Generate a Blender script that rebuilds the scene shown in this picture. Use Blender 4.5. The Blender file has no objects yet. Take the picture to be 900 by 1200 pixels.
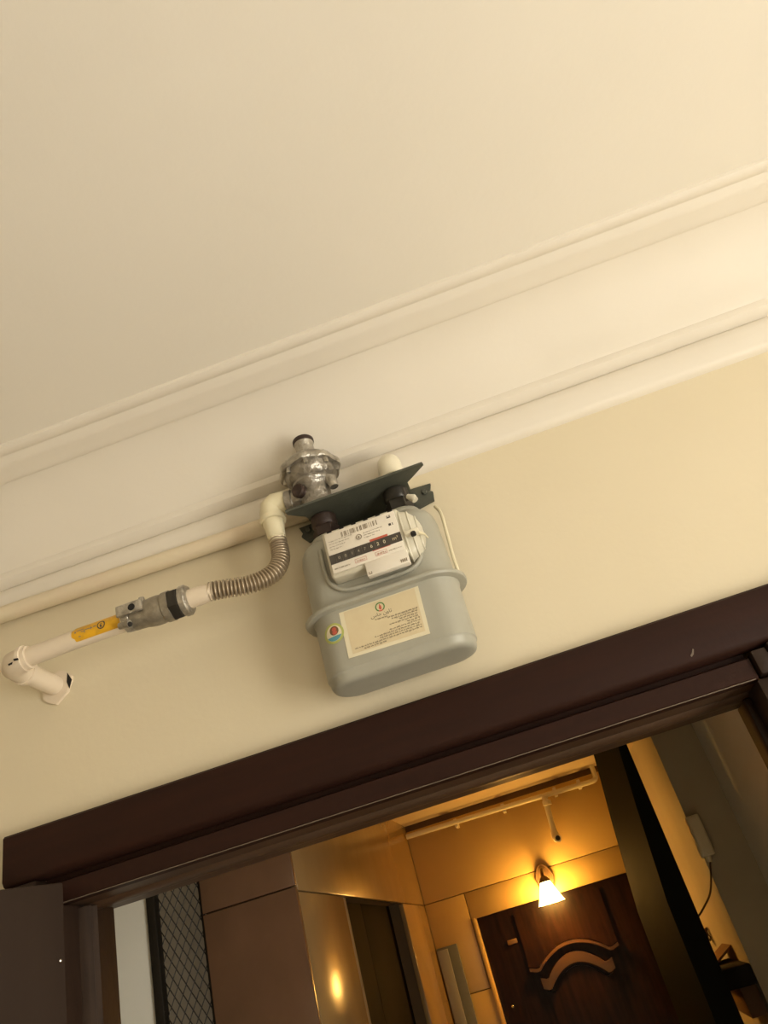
import bpy, bmesh, math, random
from mathutils import Vector, Matrix
random.seed(7)
S = bpy.context.scene
COL = S.collection
CZ = 1.85                      # eye height above the floor; z below is written relative to the eye

# ------------------------------------------------------------------ camera
cam_d = bpy.data.cameras.new('camera')
cam = bpy.data.objects.new('camera', cam_d); COL.objects.link(cam)
cam_d.sensor_fit = 'VERTICAL'; cam_d.sensor_height = 36.0
cam_d.lens = 36.0 * 900.0 / 1200.0
cam_d.clip_start = 0.02
tilt, pitch, yaw = math.radians(16.88), math.radians(30.708), math.radians(5.0)
fw = Vector((-math.sin(yaw), math.cos(yaw), 0)); rt = Vector((math.cos(yaw), math.sin(yaw), 0))
F = fw * math.cos(pitch) + Vector((0, 0, 1)) * math.sin(pitch)
U0 = rt.cross(F)
R = rt * math.cos(tilt) - U0 * math.sin(tilt)
U = rt * math.sin(tilt) + U0 * math.cos(tilt)
mw = Matrix((R, U, -F)).transposed().to_4x4(); mw.translation = (0, 0, CZ)
cam.matrix_world = mw
S.camera = cam

# ------------------------------------------------------------------ world, light, exposure
w = bpy.data.worlds.new('world'); S.world = w; w.use_nodes = True
w.node_tree.nodes['Background'].inputs[0].default_value = (1.0, 0.95, 0.86, 1)
w.node_tree.nodes['Background'].inputs[1].default_value = 0.6

def area(name, loc, target, sx, sy, power, color):
    d = bpy.data.lights.new(name, 'AREA'); d.shape = 'RECTANGLE'; d.size = sx; d.size_y = sy
    d.energy = power; d.color = color
    o = bpy.data.objects.new(name, d); COL.objects.link(o)
    o.location = Vector(loc) + Vector((0, 0, CZ))
    o.rotation_euler = (Vector(target) - Vector(loc)).to_track_quat('-Z', 'Y').to_euler()
    return o
area('window_daylight', (2.2, -0.45, -0.60), (-0.4, 0.7, 0.25), 1.2, 2.0, 86, (1.0, 0.95, 0.84))
area('added_back_fill_light', (1.4, -3.0, -0.55), (-0.4, 1.0, 0.15), 1.4, 2.0, 22, (1.0, 0.95, 0.84))  # fill added behind the viewer, no real opening there
S.view_settings.view_transform = 'Standard'
S.view_settings.look = 'None'
S.view_settings.exposure = 0.06
S.view_settings.gamma = 1.0

# ------------------------------------------------------------------ materials
def mat(name, col, rough=0.5, metal=0.0, noise=None, bump=None, spec=0.5, emit=None, coat=0.0, alpha=None, trans=0.0):
    m = bpy.data.materials.new(name); m.use_nodes = True
    nt = m.node_tree; b = nt.nodes['Principled BSDF']
    b.inputs['Base Color'].default_value = (*col, 1); b.inputs['Roughness'].default_value = rough
    b.inputs['Metallic'].default_value = metal; b.inputs['Specular IOR Level'].default_value = spec
    b.inputs['Coat Weight'].default_value = coat
    b.inputs['Transmission Weight'].default_value = trans
    if alpha is not None: b.inputs['Alpha'].default_value = alpha
    tc = nt.nodes.new('ShaderNodeTexCoord')
    if noise:                                   # (scale, other colour, detail, stretch, lo, hi)
        sc, c2, det, st, lo, hi = noise
        mp = nt.nodes.new('ShaderNodeMapping'); mp.inputs['Scale'].default_value = st
        nz = nt.nodes.new('ShaderNodeTexNoise'); nz.inputs['Scale'].default_value = sc; nz.inputs['Detail'].default_value = det
        cr = nt.nodes.new('ShaderNodeValToRGB')
        cr.color_ramp.elements[0].position = lo; cr.color_ramp.elements[1].position = hi
        cr.color_ramp.elements[0].color = (*col, 1); cr.color_ramp.elements[1].color = (*c2, 1)
        nt.links.new(tc.outputs['Object'], mp.inputs[0]); nt.links.new(mp.outputs[0], nz.inputs['Vector'])
        nt.links.new(nz.outputs['Fac'], cr.inputs[0]); nt.links.new(cr.outputs[0], b.inputs['Base Color'])
    if bump:                                    # (scale, strength)
        n2 = nt.nodes.new('ShaderNodeTexNoise'); n2.inputs['Scale'].default_value = bump[0]; n2.inputs['Detail'].default_value = 4
        bp = nt.nodes.new('ShaderNodeBump'); bp.inputs['Strength'].default_value = bump[1]; bp.inputs['Distance'].default_value = 0.01
        nt.links.new(tc.outputs['Object'], n2.inputs['Vector']); nt.links.new(n2.outputs['Fac'], bp.inputs['Height'])
        nt.links.new(bp.outputs[0], b.inputs['Normal'])
    if emit:
        b.inputs['Emission Color'].default_value = (*emit[0], 1); b.inputs['Emission Strength'].default_value = emit[1]
    return m
ONE = (1, 1, 1)
M = dict(
    wall=mat('cream_wall_paint', (0.70, 0.612, 0.44), 0.6, noise=(3, (0.67, 0.582, 0.41), 3, ONE, .3, .7), bump=(60, .06)),
    ceil=mat('ceiling_paint', (0.80, 0.75, 0.66), 0.65, noise=(2, (0.775, 0.725, 0.635), 3, ONE, .3, .7), bump=(40, .05)),
    trim=mat('cornice_gypsum', (0.75, 0.69, 0.59), 0.55, noise=(6, (0.73, 0.67, 0.57), 3, ONE, .3, .7), bump=(50, .05)),
    floor=mat('beige_floor_tile', (0.70, 0.635, 0.53), 0.35, noise=(4, (0.64, 0.575, 0.48), 5, ONE, .3, .7)),
    wood=mat('dark_brown_wood', (0.028, 0.010, 0.006), 0.5, spec=.15, noise=(9, (0.021, 0.008, 0.005), 6, (0.6, 6, 6), .3, .7), bump=(80, .05)),
    wood2=mat('dark_jamb_wood', (0.022, 0.012, 0.008), 0.5, spec=.2, noise=(9, (0.03, 0.017, 0.011), 6, (5, 5, .6), .3, .7), bump=(80, .05)),
    wood3=mat('bounce_lit_soffit_wood', (0.070, 0.036, 0.018), 0.42, noise=(9, (0.05, 0.026, 0.013), 6, (.6, 6, 6), .3, .7)),  # frame wood lightened: light bounced off the floor is put into the colour
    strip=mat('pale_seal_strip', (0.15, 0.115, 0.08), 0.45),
    wood4=mat('brown_bead_wood', (0.045, 0.027, 0.017), 0.6, spec=.12, noise=(14, (0.02, 0.012, 0.008), 6, (5, 5, .5), .3, .7)),  # lighter brown than the jamb wood
    leaf=mat('dark_leaf_wood', (0.03, 0.018, 0.012), 0.6, spec=.2, noise=(7, (0.034, 0.021, 0.014), 6, (5, 5, .5), .3, .7)),
    red=mat('mahogany_door', (0.020, 0.007, 0.0036), 0.33, spec=.20, noise=(10, (0.006, 0.0024, 0.0014), 6, (6, 6, .7), .3, .7), coat=.0),
    redm=mat('mahogany_moulding', (0.055, 0.028, 0.013), 0.3, coat=.1),
    meter=mat('meter_grey_paint', (0.36, 0.347, 0.285), 0.42, noise=(20, (0.335, 0.322, 0.26), 4, ONE, .3, .7)),
    plastic=mat('index_plastic', (0.58, 0.54, 0.43), 0.3),
    clear=mat('clear_plastic', (0.66, 0.62, 0.50), 0.2),
    paper=mat('sticker_paper', (0.66, 0.56, 0.36), 0.5, noise=(30, (0.62, 0.51, 0.32), 4, ONE, .3, .7)),
    paperedge=mat('sticker_border', (0.70, 0.63, 0.45), 0.35),
    plate=mat('index_plate_white', (0.74, 0.68, 0.58), 0.35),
    black=mat('print_black', (0.06, 0.05, 0.04), 0.5),
    dgrey=mat('print_grey', (0.25, 0.20, 0.14), 0.5),
    lgrey=mat('print_pale_grey', (0.42, 0.36, 0.28), 0.5),
    white=mat('print_white', (0.8, 0.76, 0.68), 0.5),
    pred=mat('print_red', (0.50, 0.10, 0.06), 0.5),
    pink=mat('print_pale_red', (0.55, 0.26, 0.20), 0.5),
    pgreen=mat('print_green', (0.08, 0.20, 0.05), 0.5),
    lime=mat('print_lime', (0.42, 0.45, 0.12), 0.4),
    blue=mat('print_blue', (0.10, 0.30, 0.36), 0.4),
    steel=mat('bracket_dark_green_paint', (0.075, 0.078, 0.058), 0.5, noise=(25, (0.055, 0.057, 0.043), 5, ONE, .3, .7), bump=(120, .08)),
    nut=mat('rusty_union_nut', (0.055, 0.032, 0.024), 0.5, .3, noise=(60, (0.03, 0.018, 0.014), 4, ONE, .3, .7)),
    nutb=mat('black_union_nut', (0.03, 0.026, 0.02), 0.45, .3),
    silver=mat('silver_regulator_paint', (0.36, 0.33, 0.285), 0.28, .75, noise=(45, (0.19, 0.175, 0.15), 6, ONE, .35, .75), bump=(70, .5)),
    silver2=mat('silver_worn_metal', (0.52, 0.48, 0.41), 0.28, .7, noise=(60, (0.22, 0.20, 0.165), 6, ONE, .35, .75), bump=(160, .35)),
    valve=mat('wrapped_valve_body', (0.33, 0.29, 0.22), 0.42, .45, noise=(70, (0.22, 0.19, 0.14), 5, ONE, .3, .7), bump=(90, .25)),
    hose=mat('corrugated_steel', (0.44, 0.36, 0.26), 0.32, .6),
    pipe=mat('pipe_cream_paint', (0.72, 0.61, 0.47), 0.4, bump=(90, .05)),
    pipey=mat('pipe_yellowish_paint', (0.72, 0.625, 0.44), 0.5, noise=(14, (0.72, 0.60, 0.44), 4, ONE, .3, .7), bump=(90, .1)),
    elbow=mat('elbow_ivory_paint', (0.72, 0.65, 0.45), 0.38, bump=(90, .05)),
    elbow2=mat('elbow_white_plastic', (0.76, 0.70, 0.54), 0.3),
    yellow=mat('yellow_label_film', (0.72, 0.38, 0.012), 0.35, noise=(50, (0.50, 0.27, 0.02), 3, ONE, .45, .8)),
    hole=mat('dark_hole', (0.012, 0.010, 0.008), 0.9),
    marble=mat('brown_marble', (0.20, 0.105, 0.058), 0.22, noise=(6, (0.14, 0.075, 0.04), 8, (1, 1, .6), .3, .7)),
    marble2=mat('honey_marble', (0.46, 0.30, 0.13), 0.20, noise=(5, (0.34, 0.22, 0.10), 8, (1, 1, .6), .3, .75)),
    goldm=mat('honey_stone_cladding', (0.62, 0.43, 0.15), 0.35, noise=(3, (0.56, 0.37, 0.12), 5, ONE, .3, .7)),
    grout_shade=mat('dark_joint_and_shade', (0.16, 0.10, 0.045), 0.8),
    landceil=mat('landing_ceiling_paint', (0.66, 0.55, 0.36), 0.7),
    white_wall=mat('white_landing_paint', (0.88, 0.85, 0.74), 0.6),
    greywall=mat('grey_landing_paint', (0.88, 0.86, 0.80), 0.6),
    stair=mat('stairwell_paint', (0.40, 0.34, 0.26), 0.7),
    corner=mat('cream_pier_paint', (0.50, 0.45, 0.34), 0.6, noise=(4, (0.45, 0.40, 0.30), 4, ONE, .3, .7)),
    darkwall=mat('dark_brown_cladding', (0.08, 0.05, 0.028), 0.6, spec=.2, noise=(4, (0.06, 0.036, 0.02), 5, ONE, .3, .7)),
    pier=mat('dark_pier_paint', (0.009, 0.010, 0.009), 0.7, spec=.06),
    lift=mat('lift_door_dark', (0.013, 0.008, 0.005), 0.7, spec=.1),
    iron=mat('dark_iron', (0.025, 0.02, 0.014), 0.5, .4),
    bronze=mat('lamp_bronze', (0.20, 0.12, 0.06), 0.4, .6),
    bulb=mat('lit_glass_shade', (1, .8, .45), 0.4, emit=((1.0, 0.52, 0.11), 80)),
    cab=mat('grey_cabinet_paint', (0.30, 0.30, 0.25), 0.4),
    cabd=mat('grey_cabinet_dark', (0.15, 0.16, 0.14), 0.4),
    chrome=mat('chrome', (0.75, 0.70, 0.6), 0.15, 1.0),
    boxw=mat('ivory_plastic', (0.86, 0.78, 0.58), 0.35),
    wire=mat('brown_cable', (0.10, 0.055, 0.025), 0.6),
    tan=mat('tan_board', (0.17, 0.085, 0.035), 0.6),
    glass=mat('window_glass', (0.95, 0.97, 0.97), 0.02, trans=1.0),
    frame=mat('window_white_frame', (0.75, 0.72, 0.66), 0.4),
)

# ------------------------------------------------------------------ mesh helpers
def box(bm, x0, x1, y0, y1, z0, z1, bev=0.0, seg=2):
    vs = [bm.verts.new((x, y, z)) for x in (x0, x1) for y in (y0, y1) for z in (z0, z1)]
    fs = [bm.faces.new([vs[i] for i in f]) for f in ((0, 1, 3, 2), (4, 6, 7, 5), (0, 4, 5, 1), (2, 3, 7, 6), (0, 2, 6, 4), (1, 5, 7, 3))]
    if bev:
        es = list({e for f in fs for e in f.edges})
        bmesh.ops.bevel(bm, geom=es, offset=bev, segments=seg, affect='EDGES', profile=.5)
    return bm
def loft(bm, rings, cap0=True, cap1=True, closed=True):
    vr = [[bm.verts.new(p) for p in r] for r in rings]
    n = len(vr[0]); m = n if closed else n - 1
    for a, b in zip(vr, vr[1:]):
        for i in range(m):
            j = (i + 1) % n
            bm.faces.new((a[i], a[j], b[j], b[i]))
    if cap0: bm.faces.new(list(reversed(vr[0])))
    if cap1: bm.faces.new(vr[-1])
    return bm
def prism(bm, poly, y0, y1):          # poly of (x, z), extruded along y
    return loft(bm, [[(x, y0, z) for x, z in poly], [(x, y1, z) for x, z in poly]])
def prism_z(bm, poly, z0, z1):        # poly of (x, y), extruded along z
    return loft(bm, [[(x, y, z0) for x, y in poly], [(x, y, z1) for x, y in poly]])
def prism_x(bm, poly, x0, x1):        # poly of (y, z), extruded along x
    return loft(bm, [[(x0, y, z) for y, z in poly], [(x1, y, z) for y, z in poly]])
def frames(pts):
    pts = [Vector(p) for p in pts]; out = []; prev = None
    for i, p in enumerate(pts):
        t = (pts[min(i + 1, len(pts) - 1)] - pts[max(i - 1, 0)]).normalized()
        if prev is None:
            a = Vector((0, 0, 1)) if abs(t.z) < .9 else Vector((1, 0, 0))
            n = t.cross(a).normalized()
        else:
            n = (prev - t * prev.dot(t)).normalized()
        prev = n; out.append((p, n, t.cross(n)))
    return out
def tube(bm, pts, r, n=16, cap=True):
    fr = frames(pts); rr = r if isinstance(r, (list, tuple)) else [r] * len(fr)
    rings = [[p + (u * math.cos(2 * math.pi * k / n) + v * math.sin(2 * math.pi * k / n)) * q for k in range(n)] for (p, u, v), q in zip(fr, rr)]
    return loft(bm, rings, cap, cap)
def lathe(bm, c, prof, axis=(0, 0, 1), n=32, scallop=None):
    ax = Vector(axis).normalized(); a = Vector((1, 0, 0)) if abs(ax.x) < .9 else Vector((0, 0, 1))
    u = (a - ax * a.dot(ax)).normalized(); v = ax.cross(u); c = Vector(c)
    rings = []
    for r, h in prof:
        ring = []
        for k in range(n):
            t = 2 * math.pi * k / n; q = r
            if scallop and scallop[0] <= h <= scallop[1]: q = r * (1 + scallop[3] * math.cos(scallop[2] * t))
            ring.append(c + ax * h + (u * math.cos(t) + v * math.sin(t)) * q)
        rings.append(ring)
    return loft(bm, rings)
def arc(c, r, a0, a1, n, u, v):
    c, u, v = Vector(c), Vector(u), Vector(v)
    return [c + (u * math.cos(a0 + (a1 - a0) * i / n) + v * math.sin(a0 + (a1 - a0) * i / n)) * r for i in range(n + 1)]
def smoothpath(pts, k=8):             # Catmull-Rom
    P = [Vector(p) for p in pts]; P = [P[0] * 2 - P[1]] + P + [P[-1] * 2 - P[-2]]; out = []
    for i in range(1, len(P) - 2):
        for j in range(k):
            t = j / k; a, b, c, d = P[i - 1], P[i], P[i + 1], P[i + 2]
            out.append(0.5 * (2 * b + (c - a) * t + (2 * a - 5 * b + 4 * c - d) * t * t + (3 * b - a - 3 * c + d) * t ** 3))
    out.append(P[-2]); return out

def obj(name, bm, m, parent=None, smooth=40, label=None, kind=None):
    me = bpy.data.meshes.new(name)
    bmesh.ops.recalc_face_normals(bm, faces=bm.faces)
    off = Vector((0, 0, CZ))
    if parent is not None: off = off - world_of(parent)
    bmesh.ops.translate(bm, verts=bm.verts, vec=off)
    if parent is None:                # origin at the middle of the base
        xs = [v.co for v in bm.verts]
        o0 = Vector(((min(c.x for c in xs) + max(c.x for c in xs)) / 2, (min(c.y for c in xs) + max(c.y for c in xs)) / 2, min(c.z for c in xs)))
        bmesh.ops.translate(bm, verts=bm.verts, vec=-o0)
    bm.to_mesh(me); bm.free()
    if smooth:
        me.polygons.foreach_set('use_smooth', [True] * len(me.polygons)); me.set_sharp_from_angle(angle=math.radians(smooth))
    me.materials.append(m if not isinstance(m, str) else M[m])
    o = bpy.data.objects.new(name, me); COL.objects.link(o)
    if parent is not None: o.parent = parent
    else: o.location = o0
    if label: o['label'] = label
    if kind: o['kind'] = kind
    return o
def world_of(o):
    v = Vector(o.location)
    while o.parent is not None: o = o.parent; v = v + Vector(o.location)
    return v
def thing(name, label, cat, loc, group=None):
    o = bpy.data.objects.new(name, None); COL.objects.link(o)
    o.empty_display_size = .05
    o.location = Vector(loc) + Vector((0, 0, CZ)); o['label'] = label; o['category'] = cat
    if group: o['group'] = group
    return o
def tag(o, label, cat, group=None):
    o['label'] = label; o['category'] = cat
    if group: o['group'] = group
    return o
def struct_empty(name, loc, label=None, cat='wall'):
    o = bpy.data.objects.new(name, None); COL.objects.link(o); o.location = Vector(loc) + Vector((0, 0, CZ)); o['kind'] = 'structure'; o.empty_display_size = .05
    if label: o['label'] = label; o['category'] = cat
    return o
def struct(name, bm, m, label, cat, smooth=30):
    o = obj(name, bm, m, None, smooth); o['kind'] = 'structure'; o['label'] = label; o['category'] = cat; return o
def B(*a, **k): return box(bmesh.new(), *a, **k)

FL = -CZ
RX0, RX1, RY0, RY1, HC = -2.3, 2.3, -3.2, 1.25, 1.03
LY0, LX0, LX1, LC = 1.42, -2.0, 0.614, 0.636

# ------------------------------------------------------------------ room shell
bm = bmesh.new(); box(bm, RX0, RX1, RY0, LY0, FL - .05, FL)
struct('floor', bm, 'floor', 'beige tiled floor of the room in front of the doorway', 'floor')
bm = bmesh.new(); box(bm, RX0 - .1, RX1 + .1, RY0 - .1, RY1 + .17, HC, HC + .08)
struct('ceiling', bm, 'ceil', 'plain cream ceiling above the gas meter', 'ceiling')
bm = bmesh.new()
box(bm, RX0, RX1, RY1, RY1 + .17, .30, HC); box(bm, RX0, -.84, RY1, RY1 + .17, FL, .30); box(bm, .40, RX1, RY1, RY1 + .17, FL, .30)
struct('wall_front', bm, 'wall', 'cream painted wall carrying the gas meter over the dark doorway', 'wall')
bm = bmesh.new(); box(bm, RX0 - .1, RX0, RY0 - .1, RY1 + .17, FL, HC)
struct('wall_left', bm, 'wall', 'cream side wall of the room, outside the picture', 'wall')
# right wall with a window opening
wy0, wy1, wz0, wz1 = -1.2, .1, -1.75, .55
bm = bmesh.new()
box(bm, RX1, RX1 + .1, RY0 - .1, wy0, FL, HC); box(bm, RX1, RX1 + .1, wy1, RY1 + .17, FL, HC)
box(bm, RX1, RX1 + .1, wy0, wy1, FL, wz0); box(bm, RX1, RX1 + .1, wy0, wy1, wz1, HC)
struct('wall_right', bm, 'wall', 'cream wall with the window that lights the room', 'wall')
wn = struct_empty('window_1', (RX1 + .05, -.55, wz0), 'white framed window in the right wall, outside the picture', 'window')
bm = bmesh.new()
for a in ((wy0, wy0 + .05, wz0, wz1), (wy1 - .05, wy1, wz0, wz1), (wy0, wy1, wz0, wz0 + .05), (wy0, wy1, wz1 - .05, wz1), (-.575, -.525, wz0, wz1)):
    box(bm, RX1 + .02, RX1 + .08, *a)
obj('window_frame', bm, 'frame', wn)
obj('pane', B(RX1 + .045, RX1 + .055, wy0 + .05, wy1 - .05, wz0 + .05, wz1 - .05), 'glass', wn)
bm = bmesh.new(); box(bm, RX0 - .1, RX1 + .1, RY0 - .1, RY0, FL, HC)
struct('wall_back', bm, 'wall', 'cream wall behind the viewer, outside the picture', 'wall')

wb = struct_empty('added_back_window', (1.4, RY0 + .01, -1.6), 'white framed window added on the solid back wall behind the fill light', 'window')  # added to go with the fill light; the wall behind stays closed
bm = bmesh.new()
for q in ((.65, .70, -1.6, .5), (2.10, 2.15, -1.6, .5), (.65, 2.15, -1.6, -1.55), (.65, 2.15, .45, .5), (1.375, 1.425, -1.6, .5)):
    box(bm, q[0], q[1], RY0 + .001, RY0 + .05, q[2], q[3])
obj('window_frame', bm, 'frame', wb)
for x0, x1 in ((.70, 1.375), (1.425, 2.10)): obj('pane', B(x0, x1, RY0 + .015, RY0 + .022, -1.55, .45), 'glass', wb)

# cornice: moulded wall strip, hollow cove, moulded ceiling band
prof = [(1.26, .795), (1.246, .797), (1.238, .801), (1.2335, .808), (1.2325, .845), (1.2335, .855), (1.237, .862), (1.242, .866),
        (1.226, .870), (1.218, .876), (1.216, .886), (1.2165, .889), (1.213, .893)]
for i in range(1, 13):
    t = i / 12.0
    a, c, b = Vector((1.213, .893)), Vector((1.178, .985)), Vector((1.102, 1.011))
    q = a * (1 - t) ** 2 + c * 2 * t * (1 - t) + b * t * t
    prof.append((q.x, q.y))
prof += [(1.100, 1.0065), (1.094, 1.0055), (1.086, 1.0085), (1.074, 1.0105), (1.064, 1.012), (1.054, 1.0145), (1.047, 1.0205), (1.043, 1.0215),
         (1.038, 1.0195), (1.026, 1.0205), (1.021, 1.0245), (1.019, 1.04), (1.26, 1.04)]
struct('trim_1', prism_x(bmesh.new(), prof, RX0, RX1), 'trim', 'white stepped and coved gypsum cornice between wall and ceiling', 'cornice', 35)

# ------------------------------------------------------------------ door frame and open leaf
d1 = struct_empty('door_1', (-.22, 1.3, FL), 'dark brown wooden doorway with its leaf swung inward', 'door')
obj('head_casing', prism_x(bmesh.new(), [(1.255, .374), (1.228, .374), (1.224, .370), (1.222, .300), (1.226, .293), (1.236, .289), (1.255, .289)], -.8905, .50), 'wood', d1)
obj('side_casing', B(-.8905, -.83, 1.222, 1.26, FL, .2885, bev=.004), 'wood2', d1)
obj('side_casing', B(.391, .50, 1.222, 1.26, FL, .2885, bev=.004), 'wood2', d1)
obj('corner_block', B(.366, .3895, 1.228, 1.26, .246, .284, bev=.003), 'wood2', d1)
obj('head_lining', prism_x(bmesh.new(), [(1.242, .279), (1.238, .276), (1.238, .247), (1.241, .244), (1.262, .244), (1.262, .30), (1.256, .30), (1.256, .279)], -.832, .362), 'wood', d1)
obj('head_soffit', prism_x(bmesh.new(), [(1.2625, .244), (1.312, .244), (1.318, .238), (1.335, .236), (1.352, .238), (1.358, .244), (1.425, .244), (1.43, .25), (1.43, .30), (1.2625, .30)], -.832, .362), 'wood3', d1, label='underside of the frame head with bounce light in its colour')
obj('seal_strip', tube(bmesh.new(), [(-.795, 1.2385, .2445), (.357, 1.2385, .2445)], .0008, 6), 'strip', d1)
obj('paint_chip', prism(bmesh.new(), [(.282, .301), (.2865, .304), (.290, .311), (.2885, .3125), (.285, .307), (.281, .3035)], 1.2212, 1.2225), 'strip', d1, 0)
obj('jamb_lining', B(-.834, -.796, 1.24, 1.40, FL, .243, bev=.003), 'wood2', d1)
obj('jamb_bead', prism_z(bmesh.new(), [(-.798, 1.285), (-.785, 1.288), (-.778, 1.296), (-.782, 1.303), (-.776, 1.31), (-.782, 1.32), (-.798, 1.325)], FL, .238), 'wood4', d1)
obj('jamb_lining', B(.358, .402, 1.24, 1.425, FL, .243, bev=.003), 'wood2', d1)
obj('jamb_bead', B(.346, .360, 1.315, 1.35, FL, .236, bev=.004), 'wood2', d1)
# the leaf stands open towards the viewer
hx, hy = -.790, 1.222
dr = Vector((-.541, -.841, 0)); nr = Vector((.841, -.541, 0))
def leafbox(bm, s0, s1, t0, t1, z0, z1, bev=0):
    b2 = bmesh.new(); box(b2, s0, s1, t0, t1, z0, z1, bev)
    for v in b2.verts:
        p = Vector((hx, hy, 0)) + dr * v.co.x + nr * v.co.y; v.co = Vector((p.x, p.y, v.co.z))
    me = bpy.data.meshes.new('tmp'); b2.to_mesh(me); b2.free(); bm.from_mesh(me); bpy.data.meshes.remove(me)
    return bm
lf = obj('door_leaf', leafbox(bmesh.new(), 0.0, .98, -.02, .02, FL + .01, .270, .004), 'leaf', d1)
obj('leaf_panel', leafbox(bmesh.new(), .16, .82, .02, .028, -.75, .08, .005), 'leaf', lf)
obj('leaf_panel', leafbox(bmesh.new(), .16, .82, .02, .028, -1.65, -.95, .005), 'leaf', lf)
hp = Vector((hx, hy, 0)) + dr * .01 + nr * .022
obj('hinge_screw', lathe(bmesh.new(), (hp.x, hp.y, .158), [(.0, .0), (.0026, .0), (.002, .002), (.0, .0026)], nr, 12), 'chrome', lf, label='pale screw head')

# ------------------------------------------------------------------ gas meter
MX, MY = -.144, 1.176
HW, HD, CR = .125, .050, .046
def rrect(off, z, n=7, dx=0.0):
    hw, hd, r = HW + off, HD + off, max(CR + off, .004); pts = []
    for cx, cy, a0 in ((hw - r, hd - r, 0), (-hw + r, hd - r, 90), (-hw + r, -hd + r, 180), (hw - r, -hd + r, 270)):
        for i in range(n + 1):
            a = math.radians(a0 + 90 * i / n); pts.append((MX + dx + cx + r * math.cos(a), MY + cy + r * math.sin(a), z))
    return pts
def shell(levels): return loft(bmesh.new(), [rrect(o, z) for o, z in levels])
gm = thing('gas_meter', 'light grey domestic gas meter hanging on the wall above the doorway', 'gas meter', (MX, MY, .405))
obj('lower_shell', shell([(-.020, .4065), (-.012, .407), (-.006, .4095), (-.0035, .414), (-.003, .4205), (-.0015, .423), (.0, .4245), (.0, .47), (.0005, .518), (.003, .5255)]), 'meter', gm)
obj('upper_shell', shell([(.003, .5315), (.0005, .538), (0, .56), (-.001, .640), (-.003, .652), (-.009, .664), (-.018, .672), (-.028, .676)]), 'meter', gm)
obj('seam_flange', shell([(.001, .5243), (.011, .5243), (.0145, .5252), (.016, .5275), (.016, .5297), (.0145, .532), (.011, .5329), (.001, .5329)]), 'meter', gm, label='rolled seam band around the middle')
for px in (-.212, -.075):
    obj('port_boss', lathe(bmesh.new(), (px, 1.18, .662), [(.036, 0), (.036, .014), (.033, .021), (.027, .025), (.019, .027), (.019, .036)]), 'meter', gm)
for px, m, off in ((-.213, 'nut', 0), (-.074, 'nutb', .002)):
    nn = obj('union_nut', lathe(bmesh.new(), (px, 1.18, .690), [(.020, 0), (.0245, .001), (.0255, .004), (.0255, .018), (.0235, .021), (.018, .022)], n=6), m, gm, 20, label='rust brown union nut' if m == 'nut' else 'black union nut')
    obj('nut_collar', lathe(bmesh.new(), (px, 1.18, .712), [(.019, -.001), (.021, .002), (.0235, .006), (.0235, .021), (.021, .0238), (.0, .0238)]), m, nn)
# thin cord seal with a black clip at the right port
cl = obj('seal_clip', B(-.0585, -.0535, 1.143, 1.150, .690, .716, bev=.0015), 'black', gm, label='black clip beside the right port')
obj('clip_tip', tube(bmesh.new(), [(-.053, 1.144, .696), (-.044, 1.142, .688), (-.042, 1.142, .682)], [.0045, .007, .006], 10), 'plastic', cl)
obj('side_cord', tube(bmesh.new(), smoothpath([(-.014, 1.215, .700), (-.008, 1.20, .672), (-.010, 1.187, .62), (-.0125, 1.182, .575), (-.0125, 1.178, .5345)]), .0032, 8), 'elbow', gm, label='thin ivory cord down the right shoulder')

# index register
FY = 1.093
idx = obj('index_housing', B(-.209, -.074, FY + .003, 1.1275, .567, .655, bev=.006, seg=3), 'plastic', gm)
pl = obj('index_plate', B(-.2035, -.0800, FY, FY + .004, .573, .6485, bev=.001), 'plate', gm, label='white printed index plate with black counter strip')
pf = FY - .0004
def quad(bm, x0, x1, z0, z1, y=pf, sl=0.0):    # thin printed patch, sl = slant
    box(bm, x0, x1, y, y + .0006, z0, z1); return bm
obj('counter_strip', quad(bmesh.new(), -.2035, -.0800, .5895, .6065), 'black', pl)
obj('red_band', quad(bmesh.new(), -.1320, -.1010, .6065, .6105), 'pred', pl)
obj('red_band', quad(bmesh.new(), -.1320, -.1010, .5885, .5895), 'pred', pl)
bm = bmesh.new(); x = -.175
while x < -.112:                               # bar code
    wd = random.choice((.0006, .0009, .0015)); quad(bm, x, x + wd, .6335, .6425); x += wd + random.choice((.0007, .0011, .0026))
obj('bar_code', bm, 'dgrey', pl, 0)
def ring(bm, cx, cz, r0, r1, y, a0=0, a1=360, n=32):
    k = max(4, int(n * (a1 - a0) / 360)); inner = []; outer = []
    for i in range(k + 1):
        a = math.radians(a0 + (a1 - a0) * i / k)
        inner.append((cx + r0 * math.cos(a), cz + r0 * math.sin(a))); outer.append((cx + r1 * math.cos(a), cz + r1 * math.sin(a)))
    for i in range(k):
        vs = [bm.verts.new((p[0], y, p[1])) for p in (inner[i], outer[i], outer[i + 1], inner[i + 1])]; bm.faces.new(vs)
    return bm
def poly(bm, pts, y):
    bm.faces.new([bm.verts.new((x, y, z)) for x, z in pts]); return bm
bm = bmesh.new(); ring(bm, -.1475, .6225, .0037, .0052, pf - .0002); poly(bm, [(-.1495, .6200), (-.1458, .6200), (-.1465, .6245), (-.1485, .6240)], pf - .0002)
obj('emblem', bm, 'dgrey', pl, 0)
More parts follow.
